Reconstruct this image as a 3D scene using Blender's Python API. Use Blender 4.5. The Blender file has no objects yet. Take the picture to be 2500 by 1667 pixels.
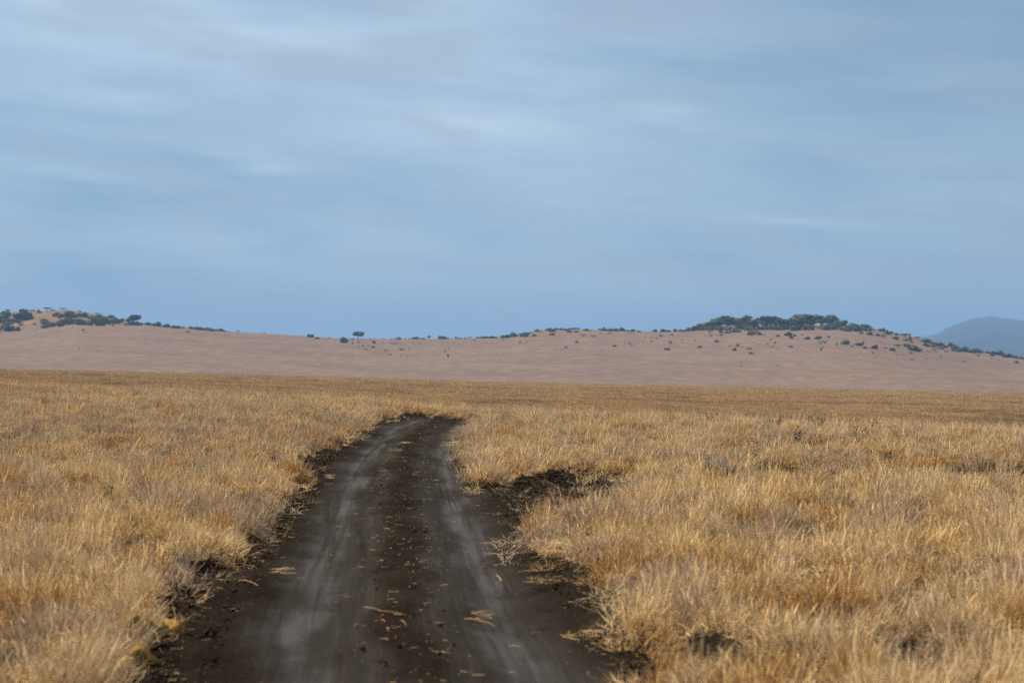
import bpy, bmesh, math, random
import numpy as np
from mathutils import Vector, Matrix

R = math.radians
rng = np.random.default_rng(7)
random.seed(7)
sc = bpy.context.scene
col = sc.collection

# ------------------------------------------------------------------ numbers
F = 4167.0            # focal length in photo pixels (60 mm on a 36 mm sensor, 2500 px wide)
CX, CY = 1250.0, 850.0
H = 2.08              # eye height over the track

def tag(o, label=None, cat=None, group=None, kind=None):
    if label: o['label'] = label
    if cat: o['category'] = cat
    if group: o['group'] = group
    if kind: o['kind'] = kind
    return o

# ------------------------------------------------------------------ noise
def _hash(ix, iy, s):
    n = (ix.astype(np.int64) * 374761393 + iy.astype(np.int64) * 668265263 + s * 974711) & 0xffffffff
    n = ((n ^ (n >> 13)) * 1274126177) & 0xffffffff
    n = (n ^ (n >> 16)) & 0xffffffff
    return n / 4294967295.0

def vnoise(x, y, s=0):
    x = np.asarray(x, float); y = np.asarray(y, float)
    ix = np.floor(x); iy = np.floor(y)
    fx = x - ix; fy = y - iy
    fx = fx * fx * (3 - 2 * fx); fy = fy * fy * (3 - 2 * fy)
    a = _hash(ix, iy, s); b = _hash(ix + 1, iy, s); c = _hash(ix, iy + 1, s); d = _hash(ix + 1, iy + 1, s)
    return (a * (1 - fx) + b * fx) * (1 - fy) + (c * (1 - fx) + d * fx) * fy

def fbm(x, y, s=0, o=4):
    t = 0; amp = .5; n = 0
    for i in range(o):
        t = t + amp * vnoise(x * 2 ** i + i * 17.3, y * 2 ** i - i * 9.1, s + i); n += amp; amp *= .5
    return t / n

def sstep(a, b, x):
    t = np.clip((x - a) / (b - a), 0, 1)
    return t * t * (3 - 2 * t)

# ------------------------------------------------------------------ terrain
def tab(pts):
    p = np.array(pts, float)
    return (p[:, 0] - CX) / F, p[:, 1]
CREST = tab([(-600, 915), (0, 930), (345, 945), (900, 972), (1127, 996), (1600, 1008), (1983, 1027), (2500, 1048), (3100, 1070)])
CREST_D = tab([(-600, 78), (0, 75), (345, 72), (900, 60), (1127, 57), (1600, 52), (1983, 50), (2500, 48), (3100, 47)])
MID = tab([(-600, 894), (0, 903), (640, 916), (1063, 930), (1600, 943), (2500, 959), (3100, 972)])
SHOULDER = tab([(-600, 812), (0, 809), (50, 808), (120, 801), (163, 797), (190, 793), (272, 794), (330, 793.5), (354, 794), (408, 799), (462, 803), (517, 808), (571, 812), (640, 815),
                (736, 822), (790, 826), (872, 829), (954, 829), (1062, 828), (1144, 827), (1240, 825.5), (1282, 820), (1363, 819), (1418, 815), (1445, 811), (1554, 810), (1662, 809),
                (1688, 808), (1799, 806), (1887, 805), (1976, 806), (2042, 806), (2090, 808), (2135, 813), (2201, 827), (2290, 845), (2378, 861), (2466, 874), (2500, 878), (2800, 905), (3100, 915)])
SUMMIT = tab([(-600, 775), (0, 764), (70, 760), (130, 758), (163, 757), (190, 760), (231, 766), (272, 774), (313, 785), (354, 792), (408, 797.5), (462, 801.6), (517, 806.5), (571, 810.6), (640, 814),
              (736, 821), (790, 825), (872, 828), (954, 828), (1062, 827.5), (1144, 826), (1240, 824.8), (1282, 815), (1309, 807), (1363, 803.5), (1445, 805), (1554, 809), (1662, 808),
              (1688, 806), (1733, 800), (1799, 795), (1887, 793), (1976, 792), (2042, 793), (2064, 795), (2090, 797), (2135, 803), (2179, 811), (2201, 817), (2245, 826), (2290, 835), (2334, 847), (2378, 857), (2422, 865), (2466, 872.5), (2500, 876), (2800, 903), (3100, 913)])
R1, R2 = 1250., 1340.

def zbase(x, y):
    x = np.asarray(x, float); y = np.asarray(y, float)
    a = np.clip(x / np.maximum(y, 22.), -.45, .45)
    Dc = np.interp(a, *CREST_D); vc = np.interp(a, *CREST)
    zc = H - .36 - (vc - CY) * Dc / F
    z1 = H - (vc + 14 - CY) * 140. / F
    z2 = H - (np.interp(a, *MID) - CY) * 600. / F
    z3 = z2 - 4.6 - .012 * 160
    z4 = H - (np.interp(a, *SHOULDER) - CY) * R1 / F
    z5 = H - (np.interp(a, *SUMMIT) - CY) * R2 / F
    t = np.clip(y / Dc, 0, 1)
    z = zc * t ** 4
    z = np.where(y > Dc, zc + (z1 - zc) * (y - Dc) / (140 - Dc), z)
    z = np.where(y > 140, z1 + (z2 - z1) * (y - 140) / 460., z)
    z = np.where(y > 600, z2 + (z3 - z2) * (y - 600) / 160., z)
    z = np.where(y > 760, z3 + (z4 - z3) * (y - 760) / (R1 - 760.), z)
    tt = np.clip((y - R1) / (R2 - R1), 0, 1)
    z = np.where(y > R1, z4 + (z5 - z4) * np.sin(tt * math.pi / 2), z)
    z = np.where(y > R2, z5 - 24 * sstep(0, 1, (y - R2) / 400.) , z)
    z = np.where(y > R2 + 400, (z5 - 24) + (-55 - z5 + 24) * sstep(0, 1, (y - R2 - 400) / 2500.), z)
    # undulation
    z = z + (fbm(x / 3.1, y / 3.1, 3, 4) - .5) * .16 * sstep(3, 9, np.abs(x + 1.4) + np.maximum(0, y - 50) * .2) * sstep(140, 60, y)
    z = z + (fbm(x / 40., y / 40., 5, 4) - .5) * 1.1 * sstep(640, 760, y) * sstep(2500, 1700, y)
    z = z + (fbm(x / 14., y / 14., 6, 3) - .5) * .5 * sstep(90, 160, y) * sstep(700, 560, y)
    return z

def hit(u, v, d0=6., d1=1500., n=6000):
    """where the line of sight through photo pixel (u,v) meets the ground; None if it passes over"""
    D = d0 * (d1 / d0) ** np.linspace(0, 1, n)
    x = (u - CX) / F * D
    z = zbase(x, D)
    rz = H - (v - CY) / F * D
    k = np.nonzero(z >= rz)[0]
    if len(k) == 0: return None
    return float(x[k[0]]), float(D[k[0]])

# ---- edges of the grass (traced along the verge, laid on the ground)
LEFT_PX = [(290, 1667), (340, 1600), (335, 1545), (421, 1491), (420, 1440), (472, 1415), (555, 1386), (582, 1341), (643, 1314), (620, 1275), (700, 1231), (726, 1187), (721, 1126), (787, 1109), (820, 1087), (886, 1065), (908, 1043), (953, 1025), (1000, 1016), (1060, 1010), (1120, 1007)]
RIGHT_PX = [(1225, 1016), (1178, 1030), (1150, 1050), (1138, 1072), (1128, 1120), (1135, 1142), (1157, 1159), (1168, 1192), (1196, 1200), (1257, 1192), (1340, 1175), (1395, 1163), (1455, 1163), (1470, 1185), (1512, 1172), (1550, 1176), (1560, 1215), (1500, 1245), (1430, 1272), (1330, 1305), (1285, 1325), (1312, 1358), (1340, 1386), (1428, 1402), (1445, 1435), (1511, 1446), (1530, 1490), (1500, 1560), (1560, 1600), (1632, 1612), (1621, 1667)]
def flat(u, v):
    # ground near the track is level until ~45 m, solve on the surface
    h = hit(u, v, 8., 70., 3000)
    return h if h else (8667 / (v - CY) * (u - CX) / F, 8667 / (v - CY))
CENTRE_PX = [(1010, 1667), (988, 1513), (980, 1413), (979, 1336), (977, 1236), (979, 1170), (991, 1109), (1015, 1065), (1049, 1040), (1092, 1024), (1140, 1014.5)]
centre = [(-.1, -14.), (-.35, 0.), (-.5, 6.)] + [flat(*p) for p in CENTRE_PX]
lx, ly = centre[-1]
centre += [(lx + 2.2, ly + 2.2), (lx + 5., ly + 4.), (lx + 8.5, ly + 5.5), (lx + 13., ly + 7.5)]
left = [flat(*p) for p in LEFT_PX]
right = [flat(*p) for p in RIGHT_PX]

def catmull(pts, step):
    P = np.array([pts[0]] + list(pts) + [pts[-1]], float)
    out = []
    for i in range(1, len(P) - 2):
        p0, p1, p2, p3 = P[i - 1:i + 3]
        n = max(2, int(np.linalg.norm(p2 - p1) / step))
        for t in np.arange(n) / n:
            out.append(.5 * (2 * p1 + (p2 - p0) * t + (2 * p0 - 5 * p1 + 4 * p2 - p3) * t * t + (3 * p1 - p0 - 3 * p2 + p3) * t ** 3))
    out.append(P[-2])
    return np.array(out)
CL = catmull(centre, .12)
ce = np.array(centre[len(centre) - 6:])
nl = np.array([[-.9, 1.7], [-.8, 1.9], [-.6, 2.], [-.5, 2.]])
poly = [(-1.9, -14.), (-2.2, 4.)] + left + [(ce[i + 1][0] + nl[i][0] * .9, ce[i + 1][1] + nl[i][1] * .8) for i in range(4)] + [(ce[5][0], ce[5][1] + 1.6), (ce[5][0] + .8, ce[5][1] - 1.6)] \
     + [(ce[i + 1][0] - nl[i][0] * .9, ce[i + 1][1] - nl[i][1] * .8) for i in (3, 2, 1, 0)] + right + [(.75, 4.), (.9, -14.)]
POLY = np.array(poly)

def seg_dist(px, py, A, B):
    d = B - A
    best = np.full(px.shape, 1e9)
    for (ax, ay), (dx, dy) in zip(A, d):
        L = dx * dx + dy * dy + 1e-9
        t = np.clip(((px - ax) * dx + (py - ay) * dy) / L, 0, 1)
        q = (px - ax - t * dx) ** 2 + (py - ay - t * dy) ** 2
        best = np.minimum(best, q)
    return np.sqrt(best)

def inside(px, py, P):
    r = np.zeros(px.shape, bool)
    n = len(P)
    for i in range(n):
        x1, y1 = P[i]; x2, y2 = P[(i + 1) % n]
        c = ((y1 > py) != (y2 > py)) & (px < (x2 - x1) * (py - y1) / (y2 - y1 + 1e-12) + x1)
        r ^= c
    return r

def sd_bare(px, py):
    """signed distance to bare soil round the track: negative on it"""
    d = seg_dist(px, py, POLY, np.roll(POLY, -1, 0))
    return np.where(inside(px, py, POLY), -d, d)

TRAIL = np.array([flat(1530, 1195), (3.2, 25.8), (5.2, 26.3), (8.4, 27.0), (15, 28.2)])
def trail_dist(px, py):
    return seg_dist(px, py, TRAIL[:-1], TRAIL[1:])

CLs = CL[::4]
def lateral(px, py):
    return seg_dist(px, py, CLs[:-1], CLs[1:])

def bank(px, py):
    n = (fbm(px / .9, py / .9, 21, 3) - .5) * .5
    sd = sd_bare(px, py) + n
    return .15 * sstep(-.40, .22, sd) + .05 * sstep(-.7, -.1, sd) * sstep(.5, .1, sd) * (fbm(px / .22, py / .22, 22, 3) - .35) - .05 * sstep(.5, .15, trail_dist(px, py))

def zground(px, py):
    px = np.asarray(px, float); py = np.asarray(py, float)
    z = zbase(px, py)
    m = (py < 75) & (np.abs(px) < 40)
    if m.any():
        z = z.copy()
        z[m] += bank(px[m], py[m])
    return z

# ------------------------------------------------------------------ mesh helper
def mesh_np(name, V, Fc, mat=None, attrs=None, smooth=True):
    V = np.asarray(V, np.float32); Fc = np.asarray(Fc, np.int32)
    me = bpy.data.meshes.new(name)
    k = Fc.shape[1]
    me.vertices.add(len(V)); me.vertices.foreach_set('co', V.ravel())
    me.loops.add(Fc.size); me.loops.foreach_set('vertex_index', Fc.ravel())
    me.polygons.add(len(Fc)); me.polygons.foreach_set('loop_start', np.arange(0, Fc.size, k, dtype=np.int32))
    me.polygons.foreach_set('use_smooth', np.full(len(Fc), smooth))
    for nm, arr in (attrs or {}).items():
        a = me.attributes.new(nm, 'FLOAT', 'POINT'); a.data.foreach_set('value', np.asarray(arr, np.float32))
    me.update(calc_edges=True); me.validate()
    if mat: me.materials.append(mat)
    return me

def grid_faces(nr, nc):
    i = np.arange(nr - 1)[:, None] * nc + np.arange(nc - 1)[None, :]
    i = i.ravel()
    return np.stack([i, i + 1, i + nc + 1, i + nc], 1)

def link(name, me, parent=None):
    o = bpy.data.objects.new(name, me); col.objects.link(o)
    if parent: o.parent = parent
    return o

# ------------------------------------------------------------------ materials
class NT:
    def __init__(s, mat):
        s.t = mat.node_tree; s.n = s.t.nodes; s.l = s.t.links
    def new(s, typ, **kw):
        nd = s.n.new(typ)
        for k, v in kw.items():
            if k.startswith('i_'): nd.inputs[k[2:]].default_value = v
            else: setattr(nd, k, v)
        return nd
    def con(s, a, b): s.l.new(a, b)
    def noise(s, vec, scale, detail=4, rough=.55, dist=0):
        nd = s.new('ShaderNodeTexNoise', i_Scale=scale, i_Detail=detail, i_Roughness=rough, i_Distortion=dist)
        if vec is not None: s.con(vec, nd.inputs['Vector'])
        return nd.outputs['Fac']
    def scale(s, vec, v):
        nd = s.new('ShaderNodeVectorMath', operation='MULTIPLY'); s.con(vec, nd.inputs[0]); nd.inputs[1].default_value = v
        return nd.outputs[0]
    def ramp(s, fac, stops):
        nd = s.new('ShaderNodeValToRGB'); e = nd.color_ramp.elements
        while len(e) < len(stops): e.new(.5)
        for el, (p, c) in zip(e, stops):
            el.position = p; el.color = tuple(c) + (1,) if len(c) == 3 else c
        s.con(fac, nd.inputs[0]); return nd.outputs[0]
    def val(s, fac, a, b, lo=0., hi=1.):
        nd = s.new('ShaderNodeMapRange'); nd.interpolation_type = 'SMOOTHSTEP'
        nd.inputs[1].default_value = a; nd.inputs[2].default_value = b; nd.inputs[3].default_value = lo; nd.inputs[4].default_value = hi
        s.con(fac, nd.inputs[0]); return nd.outputs[0]
    def mix(s, fac, a, b, mode='MIX'):
        nd = s.new('ShaderNodeMix', data_type='RGBA', blend_type=mode, clamp_factor=False)
        for inp, v in ((nd.inputs[0], fac), (nd.inputs[6], a), (nd.inputs[7], b)):
            if hasattr(v, 'is_linked'): s.con(v, inp)
            elif isinstance(v, (int, float)): inp.default_value = v
            else: inp.default_value = tuple(v) + (1,)
        return nd.outputs[2]
    def math(s, op, a, b=0., c=0.):
        nd = s.new('ShaderNodeMath', operation=op)
        for inp, v in zip(nd.inputs, (a, b, c)):
            if hasattr(v, 'is_linked'): s.con(v, inp)
            else: inp.default_value = v
        return nd.outputs[0]
    def bump(s, h, strength, dist):
        nd = s.new('ShaderNodeBump', i_Strength=strength, i_Distance=dist); s.con(h, nd.inputs['Height']); return nd.outputs[0]

def material(name):
    m = bpy.data.materials.new(name); m.use_nodes = True
    nt = NT(m); bs = nt.n['Principled BSDF']
    bs.inputs['Roughness'].default_value = .9
    bs.inputs['Specular IOR Level'].default_value = .0
    return m, nt, bs

def attr(nt, name, typ='GEOMETRY'):
    nd = nt.new('ShaderNodeAttribute', attribute_name=name); nd.attribute_type = typ
    return nd.outputs['Fac']

# bare soil beside and under the grass, straw plain, pinkish hill grass: one sheet
def soil_color(nt, pos):
    n1 = nt.noise(pos, 1.3, 5); n2 = nt.noise(pos, 14., 5, .65)
    c = nt.ramp(n1, [(.3, (.007, .0054, .0043)), (.5, (.0142, .0112, .0090)), (.72, (.030, .0245, .0200))])
    return nt.mix(nt.val(n2, .45, .8), c, (.034, .027, .021))
m_ground, nt, bs = material('ground')
pos = nt.new('ShaderNodeNewGeometry').outputs['Position']
sep = nt.new('ShaderNodeSeparateXYZ'); nt.con(pos, sep.inputs[0])
soil = soil_color(nt, pos)
litter = nt.noise(nt.scale(pos, (1, 1, 1)), 38., 3, .7)
soil = nt.mix(nt.val(litter, .60, .68, 0, .75), soil, (.30, .22, .12))
md = nt.noise(pos, .35, 6, .7); md2 = nt.noise(pos, .04, 4, .6)
midc = nt.ramp(md, [(.3, (.14, .093, .052)), (.5, (.29, .20, .112)), (.7, (.40, .285, .16))])
midc = nt.mix(nt.val(md2, .35, .65, 0, .5), midc, (.24, .165, .095))
h1 = nt.noise(nt.scale(pos, (.22, .55, 0)), .5, 6, .66); h2 = nt.noise(nt.scale(pos, (.5, 1, 0)), .018, 5, .6); h3 = nt.noise(nt.scale(pos, (1, 1, 0)), .09, 4, .6)
hill = nt.ramp(h1, [(.32, (.120, .087, .074)), (.5, (.168, .124, .104)), (.68, (.215, .160, .131))])
hill = nt.mix(nt.val(h2, .42, .60, 0, .6), hill, (.133, .099, .094))
hill = nt.mix(nt.val(h3, .50, .66, 0, .55), hill, (.235, .168, .118))
hill = nt.mix(nt.math('MULTIPLY', attr(nt, 'path'), nt.val(nt.noise(pos, .02, 3), .3, .6, .25, .8)), hill, (.14, .10, .085))
rock = nt.mix(nt.val(nt.noise(pos, .12, 5, .65), .45, .62), (.155, .108, .08), (.20, .132, .085))
rock = nt.mix(attr(nt, 'bare'), rock, (.33, .18, .11))
hill = nt.mix(nt.val(attr(nt, 'knoll'), .2, .9, 0, .7), hill, rock)
yy = nt.math('ADD', sep.outputs[1], nt.math('MULTIPLY', nt.math('SUBTRACT', md2, .5), 20.))
c = nt.mix(nt.val(yy, 55, 85), soil, midc)
c = nt.mix(nt.val(sep.outputs[1], 570, 680), c, hill)
nt.con(c, bs.inputs['Base Color'])
nt.con(nt.bump(nt.noise(pos, 9., 6, .7), .9, .05), bs.inputs['Normal'])

m_track, nt, bs = material('track_dirt')
pos = nt.new('ShaderNodeNewGeometry').outputs['Position']
lat = attr(nt, 'lat'); run = attr(nt, 'run')
cmb = nt.new('ShaderNodeCombineXYZ'); nt.con(lat, cmb.inputs[0]); nt.con(run, cmb.inputs[1])
st = cmb.outputs[0]
wob = nt.math('MULTIPLY', nt.math('SUBTRACT', nt.noise(nt.scale(st, (.3, .35, 1)), 1., 3), .5), .8)
wob = nt.math('ADD', wob, nt.math('MULTIPLY', nt.math('SUBTRACT', nt.noise(nt.scale(st, (2.5, 1.6, 1)), 1., 4, .6), .5), .28))
latw = nt.math('ADD', lat, wob)
al = nt.math('ABSOLUTE', latw)
streak = nt.noise(nt.scale(st, (7.5, .16, 1)), 1., 6, .65)
streak2 = nt.noise(nt.scale(st, (26., .5, 1)), 1., 3, .6)
patch = nt.noise(nt.scale(st, (1.3, .45, 1)), 1., 5, .6)
inner = nt.val(al, .08, .34); outer = nt.val(al, 1.30, .98)
rut = nt.math('MULTIPLY', inner, outer)
rut = nt.math('MULTIPLY', rut, nt.val(patch, .22, .5, .5, 1.))
line = nt.math('MULTIPLY', nt.val(al, .50, .70), nt.val(al, 1.02, .80))
line = nt.math('MULTIPLY', line, nt.val(streak, .34, .62))
line = nt.math('MULTIPLY', line, nt.val(patch, .30, .58, .25, 1.))
soil = soil_color(nt, pos)
soil = nt.mix(.3, soil, (.013, .010, .008))
grey = nt.ramp(nt.math('ADD', nt.math('MULTIPLY', streak2, .5), nt.math('MULTIPLY', patch, .5)), [(.3, (.0165, .0150, .0142)), (.5, (.0245, .0232, .0228)), (.68, (.037, .0362, .037))])
c = nt.mix(rut, soil, grey)
c = nt.mix(nt.math('MULTIPLY', line, .8), c, (.074, .077, .085))
grit = nt.noise(pos, 45., 3, .7)
c = nt.mix(nt.val(grit, .58, .74, 0, .32), c, (.065, .056, .047))
c = nt.mix(nt.val(nt.noise(pos, 30., 2, .6), .60, .70, 0, .6), c, (.02, .015, .012))
c = nt.mix(nt.val(nt.noise(pos, 85., 3, .7), .35, .65, .0, .5), c, nt.mix(.35, c, (.058, .053, .049)))
nt.con(c, bs.inputs['Base Color'])
bs.inputs['Roughness'].default_value = .8
h = nt.math('ADD', nt.math('MULTIPLY', nt.noise(pos, 22., 6, .7), nt.math('SUBTRACT', 1.1, nt.math('MULTIPLY', rut, .85))), nt.math('MULTIPLY', streak2, .15))
nt.con(nt.bump(h, .9, .035), bs.inputs['Normal'])

def grass_mat(name, ramp, gain=1.0):
    m, nt, bs = material(name)
    t = attr(nt, 'tint', 'INSTANCER'); b = attr(nt, 'tone')
    f = nt.math('ADD', t, nt.math('MULTIPLY', nt.math('SUBTRACT', b, .5), .34))
    c = nt.ramp(f, ramp)
    c = nt.mix(attr(nt, 'thatch'), c, nt.ramp(b, [(.1, (.12, .062, .026)), (.55, (.22, .12, .05)), (.95, (.22, .14, .08))]))
    k = nt.val(nt.math('FRACT', nt.math('MULTIPLY', b, 7.31)), 0, 1, .68 * gain, 1.28 * gain)
    hs = nt.new('ShaderNodeHueSaturation'); nt.con(k, hs.inputs['Value']); nt.con(c, hs.inputs['Color'])
    nt.n.remove(bs)
    d = nt.new('ShaderNodeBsdfDiffuse'); tr = nt.new('ShaderNodeBsdfTranslucent'); mx = nt.new('ShaderNodeMixShader', i_Fac=.20)
    nt.con(hs.outputs[0], d.inputs[0]); nt.con(hs.outputs[0], tr.inputs[0]); nt.con(d.outputs[0], mx.inputs[1]); nt.con(tr.outputs[0], mx.inputs[2])
    nt.con(mx.outputs[0], nt.n['Material Output'].inputs[0])
    return m
RAMP = [(.0, (.43, .330, .245)), (.25, (.60, .455, .295)), (.45, (.76, .575, .335)), (.68, (.83, .615, .30)), (.85, (.60, .375, .16)), (1., (.38, .21, .09))]
m_grass = grass_mat('dry_grass', RAMP)
m_plain = grass_mat('plain_grass', [(.0, (.20, .135, .08)), (.35, (.385, .27, .15)), (.7, (.51, .36, .195)), (1., (.20, .122, .057))])

def plain_mat(name, base, var=.25, scale=3., rough=.9):
    m, nt, bs = material(name)
    pos = nt.new('ShaderNodeTexCoord').outputs['Object']
    n = nt.noise(pos, scale, 5, .6)
    c = nt.ramp(n, [(.3, tuple(v * (1 - var * 1.6) for v in base)), (.7, tuple(v * (1 + var * 1.6) for v in base))])
    oi = nt.new('ShaderNodeObjectInfo')
    hs = nt.new('ShaderNodeHueSaturation'); nt.con(c, hs.inputs['Color'])
    nt.con(nt.val(oi.outputs['Random'], 0, 1, .72, 1.45), hs.inputs['Value'])
    nt.con(hs.outputs[0], bs.inputs['Base Color']); bs.inputs['Roughness'].default_value = rough
    return m, nt, bs
m_bush = plain_mat('bush_leaf', (.058, .072, .036))[0]
m_pale = plain_mat('pale_bush_leaf', (.105, .115, .065))[0]
m_dry = plain_mat('dry_twig', (.17, .125, .095))[0]
m_bark = plain_mat('bark', (.11, .085, .065))[0]
m_straw = plain_mat('straw', (.27, .19, .10), .3, 9.)[0]
m_clod = plain_mat('soil_clod', (.022, .017, .013), .3, 20.)[0]
m_green = plain_mat('green_leaf', (.11, .135, .045), .3, 30.)[0]
m_herb = plain_mat('brown_herb', (.25, .185, .095), .3, 20.)[0]
m_greyw = plain_mat('grey_weed', (.27, .26, .25), .3, 20.)[0]
m_boulder, nt, bs = plain_mat('boulder', (.27, .21, .19), .2, 2.)
m_ochre, nt, bs = plain_mat('ochre_rock', (.30, .18, .055), .38, 9.)
n = nt.noise(nt.new('ShaderNodeTexCoord').outputs['Object'], 16., 6, .7)
nt.con(nt.bump(n, .5, .02), bs.inputs['Normal'])

# ------------------------------------------------------------------ ground sheet
ys = list(np.arange(-16, 80, .3))
y = 80.
while y < 13500:
    ys.append(y)
    y += max(.7, y * .022) if y < 560 else (4. if y < 640 else (8. if y < 1180 else (4. if y < 1420 else y * .05)))
ys.append(13500.)
ys = np.array(ys)
NCOL = 460
s = np.linspace(-1, 1, NCOL)
W = np.maximum(20., .62 * ys)
X = s[None, :] * W[:, None]; Y = np.repeat(ys[:, None], NCOL, 1)
Z = zground(X.ravel(), Y.ravel()).reshape(X.shape)
near = (Y < 75) & (np.abs(X) < 30)
latd = np.full(X.shape, 9.); latd[near] = lateral(X[near], Y[near])
Z = Z - .13 * sstep(2.0, 1.6, latd)
Z[near] += ((fbm(X[near] / .35, Y[near] / .35, 31, 3) - .5) * .07)
A = X / np.maximum(Y, 1)
U = A * F + CX
knoll = sstep(R1 - 12, R1 + 12, Y) * sstep(R2 + 60, R2 + 20, Y) * np.maximum(sstep(360, 300, U), np.maximum(sstep(1265, 1300, U) * sstep(1440, 1400, U), .8 * sstep(1700, 1760, U) * sstep(2350, 2200, U)))
bare = np.zeros(X.shape)
for (bu, bv, ru) in ((38, 792, 9), (68, 788, 7), (30, 783, 5)):
    p = hit(bu, bv)
    if p: bare = np.maximum(bare, sstep(1.2, .5, np.hypot((U - bu) / ru, (Y - p[1]) / 9.)))
def Zr(r, zx, zy): return REG0[r][0] + zx * REG0[r][1], 720 + zy * REG0[r][1]
REG0 = {2: (600, .2721), 3: (1200, .2721), 4: (1600, .2211)}
path = np.zeros(X.shape)
for ln in ([(3, 640, 486), (3, 800, 505), (3, 930, 530), (3, 1250, 574), (3, 1550, 597), (3, 1900, 622), (3, 2350, 643), (4, 2000, 850)],
           [(2, 850, 447), (2, 940, 470), (2, 1170, 512), (2, 1260, 545)], [(2, 1160, 470), (2, 1300, 498), (2, 1420, 492), (2, 1790, 508)]):
    pw = np.array([hit(*Zr(*q), 600, 1300, 4000) or (0, 1200) for q in ln])
    fm = (Y > 700) & (Y < 1300)
    dm = np.zeros(X.shape) + 99; dm[fm] = seg_dist(X[fm], Y[fm] , pw[:-1], pw[1:])
    path = np.maximum(path, sstep(8, 2, dm))
me = mesh_np('ground', np.stack([X.ravel(), Y.ravel(), Z.ravel()], 1), grid_faces(len(ys), NCOL), m_ground, {'knoll': knoll.ravel(), 'bare': bare.ravel(), 'path': path.ravel()})
tag(link('ground', me), 'dry grass plain rising into pinkish low hills', 'ground', kind='structure')

# ------------------------------------------------------------------ dirt track
T = np.gradient(CL, axis=0); T /= np.linalg.norm(T, axis=1)[:, None]
Nn = np.stack([T[:, 1], -T[:, 0]], 1)
run = np.concatenate([[0], np.cumsum(np.linalg.norm(np.diff(CL, axis=0), axis=1))])
# smooth the normals so the bend never folds
ker = np.ones(25) / 25
for k in range(2): Nn[:, k] = np.convolve(np.pad(Nn[:, k], 12, 'edge'), ker, 'valid')
Nn /= np.linalg.norm(Nn, axis=1)[:, None]
LAT = np.linspace(-2.25, 2.25, 121)
PX = CL[:, 0][:, None] + Nn[:, 0][:, None] * LAT; PY = CL[:, 1][:, None] + Nn[:, 1][:, None] * LAT
L2 = np.repeat(LAT[None, :], len(CL), 0); S2 = np.repeat(run[:, None], len(LAT), 1)
wob = (fbm(S2 / 5., L2 * 0 + 3, 41, 3) - .5) * .3
la = L2 + wob
prof = -.055 * np.exp(-((np.abs(la) - .74) / .30) ** 2) + .03 * np.exp(-(la / .35) ** 2)
prof += -.035 * np.exp(-((la + .42) / .06) ** 2) * sstep(22, 32, S2) * sstep(62, 50, S2)
prof += .05 * sstep(1.05, 1.6, np.abs(la)) * (fbm(L2 / .3, S2 / .5, 43, 3) * 1.2)
rough = 1 - .8 * np.exp(-((np.abs(la) - .74) / .36) ** 2)
prof += (fbm(L2 / .20, S2 / .24, 44, 4) - .5) * .085 * rough * (1 + .6 * sstep(1., 1.4, np.abs(la))) + (fbm(L2 / .06, S2 / .08, 45, 2) - .5) * .030 * rough
prof -= .17 * sstep(1.75, 2.25, np.abs(L2))
PZ = zbase(PX.ravel(), PY.ravel()).reshape(PX.shape) + prof
keep = len(CL)
me = mesh_np('dirt_track', np.stack([PX.ravel(), PY.ravel(), PZ.ravel()], 1), grid_faces(keep, len(LAT)), m_track, {'lat': L2.ravel(), 'run': S2.ravel()})
tag(link('dirt_track', me), 'dark two-rut dirt track curving right through dry grass', 'track', kind='structure')
def ztrack(px, py):
    return zbase(np.array([px]), np.array([py]))[0]

# ------------------------------------------------------------------ far mountain
MT = [(2050, 880), (2150, 862), (2245, 824), (2290, 813), (2334, 791), (2378, 778.6), (2411, 773.7), (2450, 778), (2500, 782.6), (2600, 789), (2800, 800), (3100, 822), (3500, 850), (3900, 880)]
ma, mv = tab(MT)
aa = np.linspace(ma[0], ma[-1], 200); dd = np.array([4300, 4700, 5200, 5800, 6500, 7200, 7900, 8500, 9000, 9500, 10200, 11200])
AA, DD = np.meshgrid(aa, dd)
peak = H - (np.interp(AA, ma, mv) - CY) * 9000 / F
peak += (fbm(AA * 160, AA * 0, 61, 3) - .5) * 9
k = np.where(DD < 9000, sstep(4300, 9000, DD) ** .9, 1 - .8 * sstep(9000, 11200, DD))
ZZ = -58 + (peak + 58) * k + (fbm(AA * 60, DD / 500., 62, 4) - .5) * 34 * np.sin(np.clip((DD - 4300) / 4700., 0, 1) * math.pi)
m_mount, nt, bs = material('mountain')
pos = nt.new('ShaderNodeNewGeometry').outputs['Position']
nt.con(nt.ramp(nt.noise(pos, .004, 6, .6), [(.35, (.022, .026, .028)), (.65, (.05, .05, .046))]), bs.inputs['Base Color'])
me = mesh_np('mountain', np.stack([(AA * DD).ravel(), DD.ravel(), ZZ.ravel()], 1), grid_faces(len(dd), len(aa)), m_mount)
tag(link('mountain', me), 'broad blue mountain fading in haze beyond the hill', 'mountain', kind='structure')

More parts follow.
